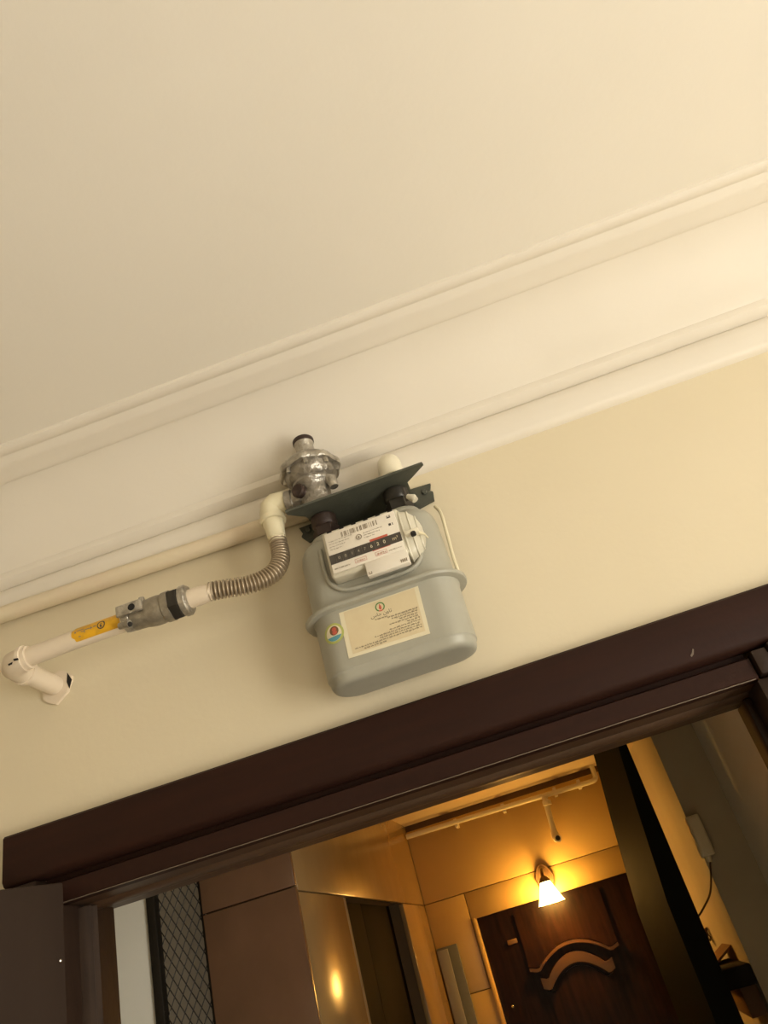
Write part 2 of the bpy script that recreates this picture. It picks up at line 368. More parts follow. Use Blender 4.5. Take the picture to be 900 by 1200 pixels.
def words(bm, x0, x1, z, h, y, right=False, wmin=.002, wmax=.006, gap=.0012):
    """Unreadable small print: word-sized strokes with risers, like the blurred lines on the paper."""
    x = x0
    while x < x1 - wmin:
        wd = min(random.uniform(wmin, wmax), x1 - x)
        quad(bm, x, x + wd, z, z + h * .38, y); t = x
        while t < x + wd - .0004:
            if random.random() < .55: quad(bm, t, t + .00045, z, z + h * random.uniform(.6, 1), y)
            if random.random() < .25: quad(bm, t, t + .0006, z - h * .5, z - h * .2, y)
            t += .0009
        x += wd + gap
    return bm
bm = bmesh.new()
for i, (x0, x1) in enumerate(((-.199, -.158), (-.199, -.162), (-.199, -.170), (-.199, -.178))): words(bm, x0, x1, .6310 - i * .0050, .0016, pf)
for i, (x0, x1) in enumerate(((-.139, -.106), (-.139, -.111), (-.139, -.118))): words(bm, x0, x1, .6265 - i * .0046, .0016, pf)
words(bm, -.199, -.172, .5795, .0022, pf); words(bm, -.106, -.084, .5795, .0022, pf)
obj('small_print', bm, 'lgrey', pl, 0, kind='stuff')
bm = bmesh.new(); quad(bm, -.0945, -.0905, .6235, .6275); quad(bm, -.0885, -.0872, .6235, .6275); quad(bm, -.0945, -.0880, .6380, .6400); quad(bm, -.0945, -.0925, .6412, .6425); quad(bm, -.0905, -.0880, .6412, .6425)
obj('type_mark', bm, 'black', pl, 0)
for bx in (-.164, -.129):
    bm = bmesh.new()
    for a in ((bx, bx + .020, .5845, .5851), (bx, bx + .020, .5778, .5784), (bx, bx + .0006, .5778, .5851), (bx + .0194, bx + .020, .5778, .5851)): quad(bm, *a)
    words(bm, bx + .003, bx + .018, .5803, .0024, pf - .0001)
    obj('stamp_mark', bm, 'pink', pl, 0)

def text_mesh(body, size, font=None, spacing=1.0):
    c = bpy.data.curves.new('text', 'FONT'); c.body = body; c.size = size; c.space_character = spacing
    o = bpy.data.objects.new('text', c); COL.objects.link(o)
    dg = bpy.context.evaluated_depsgraph_get(); dg.update()
    me = bpy.data.meshes.new_from_object(o.evaluated_get(dg)); bpy.data.objects.remove(o); bpy.data.curves.remove(c)
    return me
def text_obj(name, body, size, x, z, y, m, parent, align='c', spacing=1.0):
    me = text_mesh(body, size, spacing=spacing); b = bmesh.new(); b.from_mesh(me); bpy.data.meshes.remove(me)
    if not b.verts: b.free(); return None
    xs = [v.co.x for v in b.verts]; sh = (min(xs) + max(xs)) / 2 if align == 'c' else (min(xs) if align == 'l' else max(xs))
    for v in b.verts: v.co = Vector((x + v.co.x - sh, y, z + v.co.y))
    return obj(name, b, m, parent, 0)
dx = -.1875
for i, ch in enumerate('00147620'):
    text_obj('counter_digit', ch, .0085 if i > 4 else .0070, dx + i * .0112, .5955, pf - .0003, 'lgrey' if i < 5 else 'paperedge', pl)
text_obj('unit_mark', 'm\u00b3', .0095, -.0905, .5950, pf - .0003, 'paper', pl)
bm = bmesh.new()
for k in range(8): quad(bm, dx - .0056 + k * .0112, dx - .0051 + k * .0112, .5905, .6055)
obj('digit_divider', bm, 'dgrey', pl, 0)
# top edge slots, lower white flap with its ribs
bm = bmesh.new()
for k in range(6): box(bm, -.198 + k * .0215, -.190 + k * .0215, FY + .0025, FY + .006, .6505, .6525)
obj('housing_slots', bm, 'hole', idx)
fp = obj('sliding_flap', B(-.1505, -.0785, FY - .001, FY + .012, .548, .5735, bev=.002), 'plate', gm)
bm = bmesh.new()
for k in range(4): box(bm, -.0925 + k * .003, -.0910 + k * .003, FY - .0018, FY, .5515, .5570)
box(bm, -.1470, -.1460, FY - .0018, FY, .5505, .5545); box(bm, -.1430, -.1420, FY - .0018, FY, .5505, .5545); box(bm, -.1470, -.1420, FY - .0018, FY, .5500, .5508)
obj('grip_ribs', bm, 'dgrey', fp, kind='stuff')
# embossed ridge round the register, and the curved right end cover
obj('embossed_ridge', tube(bmesh.new(), smoothpath([(-.222, 1.124, .640), (-.223, 1.124, .600), (-.217, 1.124, .572), (-.200, 1.124, .556), (-.175, 1.124, .551), (-.115, 1.124, .549), (-.083, 1.124, .551), (-.064, 1.124, .563), (-.058, 1.124, .585)]), .0042, 10), 'meter', gm)
def cover_ring(t, grow=0.0, n=20):
    q = math.sqrt(max(0.0, 1 - (t * .97) ** 2)); x = -.0775 + .033 * t; out = []
    for i in range(n + 1):
        a = -math.pi / 2 + math.pi * i / n            # bottom, front, top
        c, d = math.cos(a), math.sin(a)
        out.append((x, 1.127 - (.031 * q + grow) * abs(c) ** .45, .608 + (.0455 * q + grow) * math.copysign(abs(d) ** .6, d)))
    return out
ec = obj('end_cover', loft(bmesh.new(), [cover_ring(t) for t in (0, .2, .4, .6, .75, .87, .95, 1.0)]), 'plastic', gm, 60, label='rounded ribbed right end of the register')
for t_ in (.10, .48, .80):
    obj('cover_rib', tube(bmesh.new(), cover_ring(t_, .0008), .0017, 8), 'clear', ec)
sl = obj('seal_lug', B(-.074, -.050, FY - .007, FY + .012, .594, .601, bev=.0025), 'elbow2', gm, label='pale sealing lug at the register edge')
obj('lug_hole', lathe(bmesh.new(), (-.060, FY - .004, .5895), [(.0, 0), (.0045, 0), (.0045, .006), (0, .006)], (0, 0, 1), 12), 'hole', sl)
obj('seal_tail', tube(bmesh.new(), [(-.052, FY + .004, .596), (-.044, FY + .012, .594), (-.040, FY + .02, .589)], [.003, .002, .001], 8), 'elbow', sl)

# paper sticker, company emblem and unreadable print
ST = [(-.2165, .5225), (-.0805, .522), (-.0845, .436), (-.2185, .440)]
sy = MY - HD - .0009
def surf_y(x, off=.0):
    """y of the front of the lower shell at x."""
    c = MX - HW + CR
    if x < c: return (MY - HD + CR) - math.sqrt(max(CR ** 2 - (x - c) ** 2, 0)) - off
    return MY - HD - off
stk = obj('paper_sticker', loft(bmesh.new(), [[(x, sy + d, z) for x, z in ST] for d in (0, .0007)]), 'paperedge', gm, label='rectangular cream paper label with round flame emblem')
obj('sticker_sheet', loft(bmesh.new(), [[(x, sy - .0003 + d, z) for x, z in ((-.2090, .5175), (-.0875, .5180), (-.0905, .4425), (-.2105, .4445))] for d in (0, .0002)]), 'paper', stk)
ey = sy - .0006
bm = bmesh.new(); ring(bm, -.149, .5060, .0060, .0080, ey, -60, 240)
obj('emblem_ring', bm, 'pgreen', stk, 0)
bm = bmesh.new(); ring(bm, -.149, .5060, .0060, .0080, ey, 240, 300)
obj('emblem_ring', bm, 'pred', stk, 0)
poly_pts = [(-.1490, .5115), (-.1474, .5080), (-.1466, .5050), (-.1472, .5022), (-.1488, .5005), (-.1506, .5020), (-.1514, .5048), (-.1503, .5075)]
obj('emblem_flame', poly(bmesh.new(), poly_pts, ey), 'pred', stk, 0)
# company name under the emblem (Arabic presentation forms, already in visual order)
name_ar = '\ufeb1\ufe8e\ufe9f \ufee5\u0648\ufe8e\ufe97'
t = text_obj('company_name', name_ar, .0088, -.1500, .4915, ey, 'black', stk)
bm = bmesh.new(); words(bm, -.162, -.139, .4865, .0022, ey)
for i, (x0, x1) in enumerate(((-.1420, -.0915), (-.1360, -.0915), (-.1240, -.0918), (-.1420, -.0922), (-.1130, -.0922), (-.1440, -.0925), (-.1700, -.0928), (-.1620, -.0928), (-.2050, -.0930), (-.1900, -.150))):
    words(bm, x0, x1, .4835 - i * .0041, .0025, ey, gap=.0014)
obj('small_print', bm, 'dgrey', stk, 0, kind='stuff')
# round eco sticker lying on the rounded corner
def disc(bm, cx, cz, r, off, zmin=None, zmax=None, n=40, rings=6):
    for j in range(rings):
        for i in range(n):
            q = []
            for rr, aa in ((j, i), (j + 1, i), (j + 1, i + 1), (j, i + 1)):
                a = 2 * math.pi * aa / n; x = cx + r * rr / rings * math.cos(a); z = cz + r * rr / rings * math.sin(a)
                if zmax is not None: z = min(z, zmax)
                q.append((x, surf_y(x, off), z))
            try: bm.faces.new([bm.verts.new(p) for p in (q if j else [q[0], q[1], q[2]])])
            except ValueError: pass
    bmesh.ops.remove_doubles(bm, verts=bm.verts, dist=1e-6); bmesh.ops.dissolve_degenerate(bm, edges=bm.edges, dist=1e-6)
    return bm
rs = obj('round_sticker', disc(bmesh.new(), -.2325, .4885, .0172, .0012), 'lime', gm, label='round green and blue sticker with a red mark')
obj('sticker_field', disc(bmesh.new(), -.2325, .4885, .0135, .0016), 'paperedge', rs)
obj('sticker_wave', disc(bmesh.new(), -.2325, .4885, .0132, .0019, zmax=.4835), 'blue', rs)
obj('sticker_centre', disc(bmesh.new(), -.2310, .4925, .0078, .0021), 'tan', rs)
obj('red_mark', disc(bmesh.new(), -.2305, .4940, .0038, .0026), 'pred', rs)
obj('red_mark', disc(bmesh.new(), -.2305, .4895, .0042, .0026, zmax=.4905), 'pred', rs)

# ------------------------------------------------------------------ bracket
br = thing('meter_bracket', 'dark green steel bracket plate that holds the meter and regulator', 'bracket', (MX, 1.2, .74))
ZS = .7365
obj('shelf_plate', prism_z(bmesh.new(), [(-.266, 1.124), (-.010, 1.124), (-.0085, 1.129), (-.030, 1.150), (-.046, 1.165), (-.046, 1.245), (-.238, 1.245), (-.238, 1.160), (-.250, 1.150), (-.266, 1.133)], ZS, ZS + .0045), 'steel', br, 20)
obj('back_plate', prism(bmesh.new(), [(-.275, .770), (-.270, .756), (-.274, .750), (-.262, .734), (-.240, .736), (-.240, .690), (-.045, .690), (-.043, .724), (-.012, .730), (-.009, .748), (-.014, .752), (-.0085, .767), (-.045, .769), (-.235, .771)], 1.243, 1.249), 'steel', br, 20)
for bx, bz in ((-.257, .758), (-.024, .752)):
    obj('bracket_bolt', lathe(bmesh.new(), (bx, 1.243, bz), [(.0, .005), (.004, .005), (.006, .003), (.006, 0)], (0, -1, 0), 6), 'steel', br, 20)

# ------------------------------------------------------------------ regulator
RXc, RYc = -.2145, 1.168
rg = thing('gas_regulator', 'silver painted gas pressure regulator standing on the left end of the bracket', 'gas regulator', (RXc, RYc, ZS))
obj('outlet_body', lathe(bmesh.new(), (RXc, RYc, ZS + .0045), [(.026, 0), (.029, .004), (.030, .010), (.030, .046), (.033, .053), (.038, .058), (.038, .064)]), 'silver', rg)
obj('lower_casing', lathe(bmesh.new(), (RXc + .001, RYc, .800), [(.030, 0), (.040, .005), (.047, .014), (.049, .022), (.049, .030)]), 'silver', rg)
fl = obj('casing_flange', lathe(bmesh.new(), (RXc + .0015, RYc, .828), [(.045, 0), (.0565, .000), (.0580, .003), (.0580, .010), (.0555, .013), (.045, .013)], n=64, scallop=(-1, 1, 8, .035)), 'silver2', rg)
for k in range(8):
    a = math.pi / 4 * k + .1
    obj('flange_screw', lathe(bmesh.new(), (RXc + .0015 + .050 * math.cos(a), RYc + .050 * math.sin(a), .822), [(.0, -.003), (.004, -.003), (.0048, -.001), (.0048, .022), (.003, .025), (0, .025)], n=6), 'silver2', fl, 20)
obj('upper_casing', lathe(bmesh.new(), (RXc + .0015, RYc, .840), [(.050, 0), (.049, .006), (.043, .014), (.032, .020), (.022, .023), (.019, .025)]), 'silver', rg)
obj('spring_tower', lathe(bmesh.new(), (RXc + .002, RYc, .860), [(.021, 0), (.0185, .004), (.0175, .010), (.0175, .034), (.019, .036), (.019, .040), (0, .040)]), 'silver2', rg)
obj('tower_cap', lathe(bmesh.new(), (RXc + .002, RYc, .8985), [(.0195, 0), (.0205, .002), (.0205, .008), (.019, .010), (.014, .0085), (0, .0075)]), 'nut', rg, label='dark brown screw cap')
obj('inlet_boss', lathe(bmesh.new(), (RXc - .020, RYc - .004, .779), [(.016, 0), (.0205, .004), (.0205, .020), (.0225, .022), (.0225, .034), (.017, .036), (.0, .036)], (-1, 0, .05), n=24), 'silver', rg)
obj('inspection_plug', lathe(bmesh.new(), (RXc - .020, RYc - .024, .781), [(.013, 0), (.013, .010), (.0105, .012), (.0, .010)], (-.35, -1, -.1), n=20), 'nut', rg, label='dark round plug')
obj('vent_lug', tube(bmesh.new(), [(RXc + .028, RYc - .008, .800), (RXc + .038, RYc - .012, .792), (RXc + .040, RYc - .012, .775)], [.010, .011, .008], 12), 'silver2', rg)

# ------------------------------------------------------------------ outlet pipe: elbow on top of the bracket and the long run under the cornice
op = thing('outlet_pipe', 'yellowish painted gas pipe running left along the wall under the cornice', 'gas pipe', (-.5, 1.23, .78))
pz = lambda x: .794 - (x + .35) * .02
obj('pipe_run', tube(bmesh.new(), [(RX0 + .01, 1.2325, pz(RX0)), (-.9, 1.2325, pz(-.9)), (-.4, 1.2325, pz(-.4)), (-.07, 1.2325, pz(-.07))], .0165, 20), 'pipey', op)
e = obj('riser_elbow', tube(bmesh.new(), [(-.070, 1.183, .7415), (-.070, 1.183, .775), (-.0698, 1.184, .787), (-.0692, 1.190, .801), (-.069, 1.203, .809), (-.069, 1.228, .8095)], [.021, .0215, .0225, .0225, .0215, .018], 24), 'elbow2', op, label='white rounded elbow above the right port')
obj('elbow_band', lathe(bmesh.new(), (-.070, 1.183, .766), [(.0215, 0), (.0232, .001), (.0232, .006), (.0215, .007)], n=24), 'elbow2', e)
obj('union_end', lathe(bmesh.new(), (-.104, 1.210, .779), [(.0, -.004), (.011, -.004), (.011, .010), (.0, .010)], (1, 0, 0), n=12), 'elbow2', op)

# ------------------------------------------------------------------ inlet: stub, pipe, valve, hose, elbow
PY, PZ = 1.11, .627
gp = thing('gas_pipe', 'cream painted gas pipe with a yellow label, coming out of the wall', 'gas pipe', (-.70, PY, PZ))
obj('straight_pipe', tube(bmesh.new(), [(-.775, PY, PZ - .003), (-.66, PY, PZ), (-.565, PY, PZ)], .0165, 24), 'pipe', gp)
el = obj('wall_elbow', tube(bmesh.new(), [(-.757, PY, PZ - .003), (-.772, PY, PZ - .0035), (-.787, PY + .004, PZ - .004), (-.796, PY + .014, PZ - .004), (-.7985, PY + .028, PZ - .004), (-.7985, PY + .050, PZ - .004)], [.0205, .0215, .0225, .0225, .0215, .0205], 24), 'pipe', gp)
obj('elbow_band', lathe(bmesh.new(), (-.764, PY, PZ - .003), [(.020, 0), (.0232, .001), (.0232, .008), (.020, .009)], (-1, 0, 0), 24), 'pipe', el)
obj('elbow_band', lathe(bmesh.new(), (-.7985, PY + .040, PZ - .004), [(.020, 0), (.0235, .001), (.0235, .010), (.020, .011)], (0, 1, 0), 24), 'pipe', el)
obj('wall_stub', tube(bmesh.new(), [(-.7985, PY + .045, PZ - .004), (-.7985, 1.248, PZ - .004)], .0185, 24), 'pipe', gp)
pts = []
for k in range(20):
    a = 2 * math.pi * k / 20; r = .031 + .003 * math.sin(3 * a + .5) + .002 * math.sin(7 * a)
    pts.append((-.797 + r * math.cos(a), PZ - .006 + r * math.sin(a)))
obj('plaster_collar', prism(bmesh.new(), pts, 1.243, 1.2515), 'pipe', gp, 20)
obj('wall_gap', prism(bmesh.new(), [(-.7705, PZ + .012), (-.7625, PZ - .004), (-.768, PZ - .020), (-.7725, PZ - .006)], 1.2420, 1.2433), 'hole', gp, 0, label='dark gap in the plaster round the pipe')
obj('paint_chip', prism(bmesh.new(), [(-.7725, .6175), (-.764, .6165), (-.762, .6125), (-.771, .6135)], PY - .0238, PY - .0231), 'hole', el, 0)
obj('paint_chip', prism(bmesh.new(), [(-.7840, .6130), (-.776, .6140), (-.777, .6105), (-.783, .6098)], PY - .0212, PY - .0203), 'hole', el, 0)
# yellow label wrapped on the front of the pipe
def wrap(bm, u0, u1, a0, a1, r, nu=14, na=8, round_end=False):
    rows = []
    for i in range(nu + 1):
        u = u0 + (u1 - u0) * i / nu; row = []; k = 1.0
        if round_end:
            d = (u - u0) / .008
            if d < 1: k = math.sqrt(max(0.0, 1 - (1 - d) ** 2)) * .65 + .35
        for j in range(na + 1):
            am = (a0 + a1) / 2; a = math.radians(am + (a0 - am + (a1 - a0) * j / na) * k)
            row.append(bm.verts.new((u, PY - r * math.cos(a), PZ + r * math.sin(a))))
        rows.append(row)
    for p, q in zip(rows, rows[1:]):
        for j in range(na): bm.faces.new((p[j], p[j + 1], q[j + 1], q[j]))
    return bm
lb = obj('yellow_label', wrap(bmesh.new(), -.6680, -.5790, -48, 62, .0170, round_end=True), 'yellow', gp, label='orange yellow label with dark writing')
def wrap_text(bm): 
    for v in bm.verts:
        x, z = v.co.x, v.co.z; a = (z) / .0172
        v.co = Vector((x, PY - .0173 * math.cos(a), PZ + .0173 * math.sin(a)))
    return bm
bm = bmesh.new(); ring(bm, -.6125, .001, .0055, .0075, 0); poly(bm, [(-.6145, -.0035), (-.6112, -.0035), (-.6105, .0005), (-.6125, .0050), (-.6148, .0005)], 0)
obj('label_emblem', wrap_text(bm), 'black', lb, 0)
bm = bmesh.new()
for x0, x1, z0, z1 in ((-.658, -.645, .0035, .0055), (-.650, -.643, -.0005, .0010), (-.642, -.634, .0010, .0030), (-.6335, -.6285, .0005, .0025), (-.6270, -.6215, .0010, .0035), (-.6555, -.6510, -.0075, -.0060), (-.6620, -.6590, .0010, .0045), (-.6440, -.6425, -.0030, .0030), (-.6325, -.6312, -.0010, .0050)):
    b2 = [bm.verts.new((p, 0, q)) for p, q in ((x0, z0), (x1, z0), (x1, z1), (x0, z1))]; bm.faces.new(b2)
obj('label_writing', wrap_text(bm), 'dgrey', lb, 0)

vl = thing('gas_valve', 'grey metal shut-off valve between the labelled pipe and the flexible hose', 'valve', (-.52, PY, PZ))
obj('pipe_socket', lathe(bmesh.new(), (-.577, PY, PZ), [(.0175, 0), (.0215, .002), (.0215, .014), (.019, .016)], (1, 0, 0), 8), 'silver2', vl, 20)
obj('valve_body', lathe(bmesh.new(), (-.563, PY, PZ), [(.018, 0), (.021, .003), (.022, .022), (.024, .030), (.0255, .040), (.0255, .052), (.024, .060), (.0265, .062), (.0265, .074), (.021, .076)], (1, 0, 0), 24), 'valve', vl)
lk = obj('lock_bracket', B(-.578, -.530, PY - .031, PY - .024, PZ - .004, PZ + .017, bev=.003), 'silver2', vl, label='flat lock tab with a round hole')
obj('tab_hole', lathe(bmesh.new(), (-.548, PY - .030, PZ + .0055), [(.0, .002), (.0062, .002), (.0062, -.004), (0, -.004)], (0, -1, 0), 18), 'hole', lk)
l2 = obj('lock_ear', tube(bmesh.new(), [(-.576, PY - .022, PZ - .017), (-.556, PY - .026, PZ - .021)], [.006, .007], 10), 'silver2', vl)
obj('ear_hole', lathe(bmesh.new(), (-.556, PY - .0265, PZ - .0225), [(.0, .0), (.0042, 0), (.0042, .003), (0, .003)], (.7, -.7, -.2), 12), 'hole', l2)
obj('valve_stem', tube(bmesh.new(), [(-.541, PY - .004, PZ + .018), (-.541, PY - .006, PZ + .031)], [.006, .005], 12), 'silver2', vl)
obj('coupling_nut', lathe(bmesh.new(), (-.489, PY, PZ), [(.021, 0), (.0275, .001), (.0285, .003), (.0285, .016), (.0275, .018), (.020, .019)], (1, 0, 0), 6), 'nutb', vl, 20, label='dark hexagonal coupling nut')
obj('nut_ring', lathe(bmesh.new(), (-.470, PY, PZ), [(.020, 0), (.0268, .0005), (.0268, .010), (.024, .013), (.018, .014)], (1, 0, 0), 12), 'silver2', vl)

hs = thing('flexible_gas_hose', 'corrugated steel gas hose curving from the valve up to the ivory elbow', 'hose', (-.36, 1.14, .627))
path = smoothpath([(-.420, PY, PZ + .001), (-.396, PY + .004, PZ - .001), (-.366, PY + .014, PZ - .002), (-.338, PY + .026, PZ + .003), (-.314, PY + .038, PZ + .017), (-.3015, PY + .048, PZ + .041), (-.3005, PY + .054, PZ + .066), (-.3015, PY + .056, PZ + .085)], 24)
L = [0]
for a, b in zip(path, path[1:]): L.append(L[-1] + (b - a).length)
dense = []; rad = []; NC = 31; n = NC * 10
j = 0
for i in range(n + 1):
    s = L[-1] * i / n
    while j < len(L) - 2 and L[j + 1] < s: j += 1
    t = (s - L[j]) / max(L[j + 1] - L[j], 1e-9)
    dense.append(path[j].lerp(path[j + 1], min(max(t, 0), 1))); rad.append((.0168, .0166, .0157, .0140, .0122, .0112, .0122, .0140, .0157, .0166)[i % 10])
obj('corrugated_tube', tube(bmesh.new(), dense, rad, 20), 'hose', hs)
obj('hose_end', tube(bmesh.new(), [(-.458, PY, PZ), (-.440, PY, PZ), (-.420, PY, PZ), (-.414, PY + .0005, PZ)], [.0165, .0165, .0150, .0150], 20), 'pipe', hs)
obj('hose_end', tube(bmesh.new(), [(-.3015, PY + .056, .709), (-.3018, PY + .0565, .718), (-.302, PY + .057, .722)], [.0150, .0155, .0155], 20), 'elbow', hs)

ie = thing('inlet_elbow', 'ivory painted elbow joining the hose to the regulator', 'pipe elbow', (-.302, 1.167, .72))
XE, YE = -.302, 1.167
obj('elbow_neck', tube(bmesh.new(), [(XE, YE, .719), (XE, YE, .735), (XE - .0005, YE, .748), (XE - .0005, YE, .762)], [.0165, .0175, .0195, .0200], 24), 'elbow', ie)
obj('elbow_band', lathe(bmesh.new(), (XE, YE, .753), [(.0195, 0), (.0238, .001), (.0245, .004), (.0238, .010), (.020, .011)], n=24), 'elbow', ie)
obj('elbow_bend', tube(bmesh.new(), [(XE, YE, .762), (XE, YE, .772), (XE + .003, YE, .782), (XE + .012, YE, .788), (XE + .024, YE - .001, .787), (XE + .036, YE - .002, .783)], [.0215, .0225, .0235, .0230, .0215, .0200], 24), 'elbow', ie)

# ------------------------------------------------------------------ landing shell
bm = bmesh.new(); box(bm, LX0 - .1, LX1 + .1, LY0, 4.2, FL - .05, FL)
struct('floor.001', bm, 'floor', 'stone floor of the landing, below the picture', 'floor')
bm = bmesh.new(); box(bm, LX0 - .1, LX1 + .1, LY0, 4.2, LC, LC + .08)
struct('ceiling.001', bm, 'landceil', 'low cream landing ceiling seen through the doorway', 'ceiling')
# cladding helper: each slab a child, on a dark backing
def slab(parent, x0, x1, y0, y1, z0, z1, m, name='panel', bev=.003): return obj(name, B(x0, x1, y0, y1, z0, z1, bev=bev), m, parent)
# front-facing part left: white wall, caged opening, brown marble
struct('wall_landing_left', B(LX0 - .1, -1.128, 2.16, 2.185, FL, LC), 'white_wall', 'narrow strip of white wall left of the wire grille', 'wall')
wf = struct('wall_lift_front', B(-.972, -.7275, 2.178, 2.33, FL, LC), 'grout_shade', 'brown marble wall beside the wire grille', 'wall')
g = .0014
slab(wf, -.974, -.707, 2.158, 2.178, .285 + g, LC, 'marble'); slab(wf, -.974, -.707, 2.158, 2.178, -.75, .285 - g, 'marble'); slab(wf, -.974, -.707, 2.158, 2.178, FL, -.75 - 2 * g, 'marble')
# lift wall
wl = struct('wall_lift_side', bmesh.new() if 0 else (lambda b: (box(b, -.86, -.727, 2.178, 2.60, FL, LC), box(b, -.86, -.727, 3.52, 4.05, FL, LC), box(b, -.86, -.727, 2.60, 3.52, .28, LC), b)[3])(bmesh.new()), 'grout_shade', 'honey marble wall around the dark lift doorway', 'wall')
slab(wl, -.727, -.707, 2.179, 3.998, .274 + g, LC, 'marble2')
slab(wl, -.727, -.707, 2.179, 2.61, -.70, .274 - g, 'marble2'); slab(wl, -.727, -.707, 2.179, 2.61, FL, -.70 - 2 * g, 'marble2')
slab(wl, -.727, -.707, 3.51, 3.998, -.70, .274 - g, 'marble2'); slab(wl, -.727, -.707, 3.51, 3.998, FL, -.70 - 2 * g, 'marble2')
d3 = struct_empty('door_3', (-.78, 3.06, FL), 'dark lift door recessed in the honey marble wall', 'door')
obj('lift_leaf', B(-.785, -.770, 2.60, 3.058, FL, .279, bev=.002), 'lift', d3); obj('lift_leaf', B(-.785, -.770, 3.062, 3.52, FL, .279, bev=.002), 'lift', d3)
# far wall
FYW = 4.0
wfar = struct('wall_far', (lambda b: (box(b, -.86, LX1 + .1, FYW + .02, FYW + .15, .165, LC), box(b, -.86, -.505, FYW + .02, FYW + .15, FL, .165), box(b, .275, LX1 + .1, FYW + .02, FYW + .15, FL, .165), b)[3])(bmesh.new()), 'grout_shade', 'honey stone wall across the landing, lit by the lamp', 'wall')
y0, y1 = FYW, FYW + .02
slab(wfar, -.707, LX1, y0, y1, .275 + g, .606, 'goldm')  # stops below the ceiling; bare dark backing stands in for shade above the pipe
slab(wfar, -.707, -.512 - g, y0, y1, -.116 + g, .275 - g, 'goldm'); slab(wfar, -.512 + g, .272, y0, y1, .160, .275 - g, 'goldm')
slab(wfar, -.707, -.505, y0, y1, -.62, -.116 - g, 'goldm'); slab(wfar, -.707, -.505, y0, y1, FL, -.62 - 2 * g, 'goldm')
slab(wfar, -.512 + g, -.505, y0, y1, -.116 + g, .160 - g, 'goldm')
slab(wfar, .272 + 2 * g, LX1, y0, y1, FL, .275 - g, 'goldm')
# mahogany door
d2 = struct_empty('door_2', (-.115, FYW + .06, FL), 'dark mahogany entrance door with an arched moulding under the lamp', 'door')
obj('door_frame', (lambda b: (box(b, -.507, -.492, FYW - .006, FYW + .10, FL, .165, bev=.003), b)[1])(bmesh.new()), 'goldm', d2, label='pale stone edge of the door opening')
obj('door_slab', B(-.492, .275, FYW + .045, FYW + .09, FL, .165), 'red', d2)
def archpts(cx, hw, zc, rise, n=28, flare=.010):
    """A bow: short flat ends flaring up and a round hump in the middle."""
    out = []
    for i in range(n + 1):
        u = -1 + 2 * i / n; a = abs(u)
        h = rise * (1 - (a / .80) ** 2) if a < .72 else rise * .19 * max(0, (1 - (a - .72) / .10)) ** 2
        out.append((cx + hw * u, zc + h + flare * max(0, a - .84) / .16))
    return out
def band(bm, pts, h, ya, yb):
    top = pts; bot = [(x, z - h) for x, z in pts]
    return prism(bm, top + bot[::-1], ya, yb)
obj('upper_panel', prism(bmesh.new(), [(-.320, .135), (.088, .135)] + [(x, z + .004) for x, z in archpts(-.118, .204, -.098, .069)][::-1], FYW + .030, FYW + .048), 'red', d2, 25)
am = obj('arched_moulding', band(bmesh.new(), archpts(-.118, .204, -.098, .069), .013, FYW + .004, FYW + .048), 'redm', d2, 30)
obj('arched_moulding', band(bmesh.new(), archpts(-.124, .163, -.145, .072), .042, FYW + .012, FYW + .048), 'redm', d2, 30)
obj('lower_panel', prism(bmesh.new(), [(-.270, -1.0), (.020, -1.0)] + [(x, z - .05) for x, z in archpts(-.124, .146, -.150, .072)][::-1], FYW + .032, FYW + .048), 'red', d2, 25)
obj('hinge_plate', B(-.385, -.340, FYW + .030, FYW + .048, .020, .040, bev=.003), 'bronze', d2, label='small metal plate near the top corner')
for sx, sz, m, r in ((-.443, -.206, 'chrome', .008), (-.127, -.283, 'bronze', .011)):
    obj('door_stud', lathe(bmesh.new(), (sx, FYW + .046, sz), [(.0, .014), (r * .6, .012), (r, .006), (r, 0)], (0, -1, 0), 16), m, d2, label='bright round stud' if m == 'chrome' else 'dull round peephole')
# grey cabinet beside the lift
gc = thing('wall_cabinet', 'narrow grey metal cabinet on the stone wall beside the lift', 'cabinet', (-.655, FYW - .01, -1.0))
obj('cabinet_body', B(-.703, -.606, FYW - .018, FYW - .001, -1.1, .088, bev=.003), 'cabd', gc)
obj('cabinet_door', B(-.700, -.650, FYW - .026, FYW - .0185, -1.09, .078, bev=.002), 'cab', gc, label='lighter grey door strip')
# dark pier that projects from the far wall
bm = bmesh.new()
rows = []
for z, fx, bx in ((LC, .318, .246), (.30, .284, .206), (0, .259, .176), (FL, .255, .170)):
    rows.append([(fx, 2.95, z), (.336, 2.95, z), (.336, 3.29, z), (bx, 3.29, z)])
pr = struct('wall_pier', loft(bm, rows), 'pier', 'dark post standing in front of the mahogany door at its right', 'wall', 20)
obj('pull_handle', tube(bmesh.new(), smoothpath([(.262, 3.42, .048), (.244, 3.42, .036), (.240, 3.42, -.02), (.238, 3.42, -.062), (.255, 3.42, -.075)]), .006, 10), 'chrome', pr, label='slim chrome pull handle')
# right landing wall: grey near part, dark recess part
struct('wall_landing_right', B(LX1, LX1 + .12, LY0, 3.149, FL, LC), 'greywall', 'grey side wall of the landing nearest the doorway', 'wall')
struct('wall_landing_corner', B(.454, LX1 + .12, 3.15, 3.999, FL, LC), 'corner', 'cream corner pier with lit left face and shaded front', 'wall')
# closing wall beyond the grille, left end and the outer face of the room wall
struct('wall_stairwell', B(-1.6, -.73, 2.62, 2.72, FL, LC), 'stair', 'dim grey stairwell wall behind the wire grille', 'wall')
struct('wall_landing_end', B(LX0 - .1, LX0, LY0, 2.3, FL, LC), 'white_wall', 'end wall of the landing, hidden from view', 'wall')

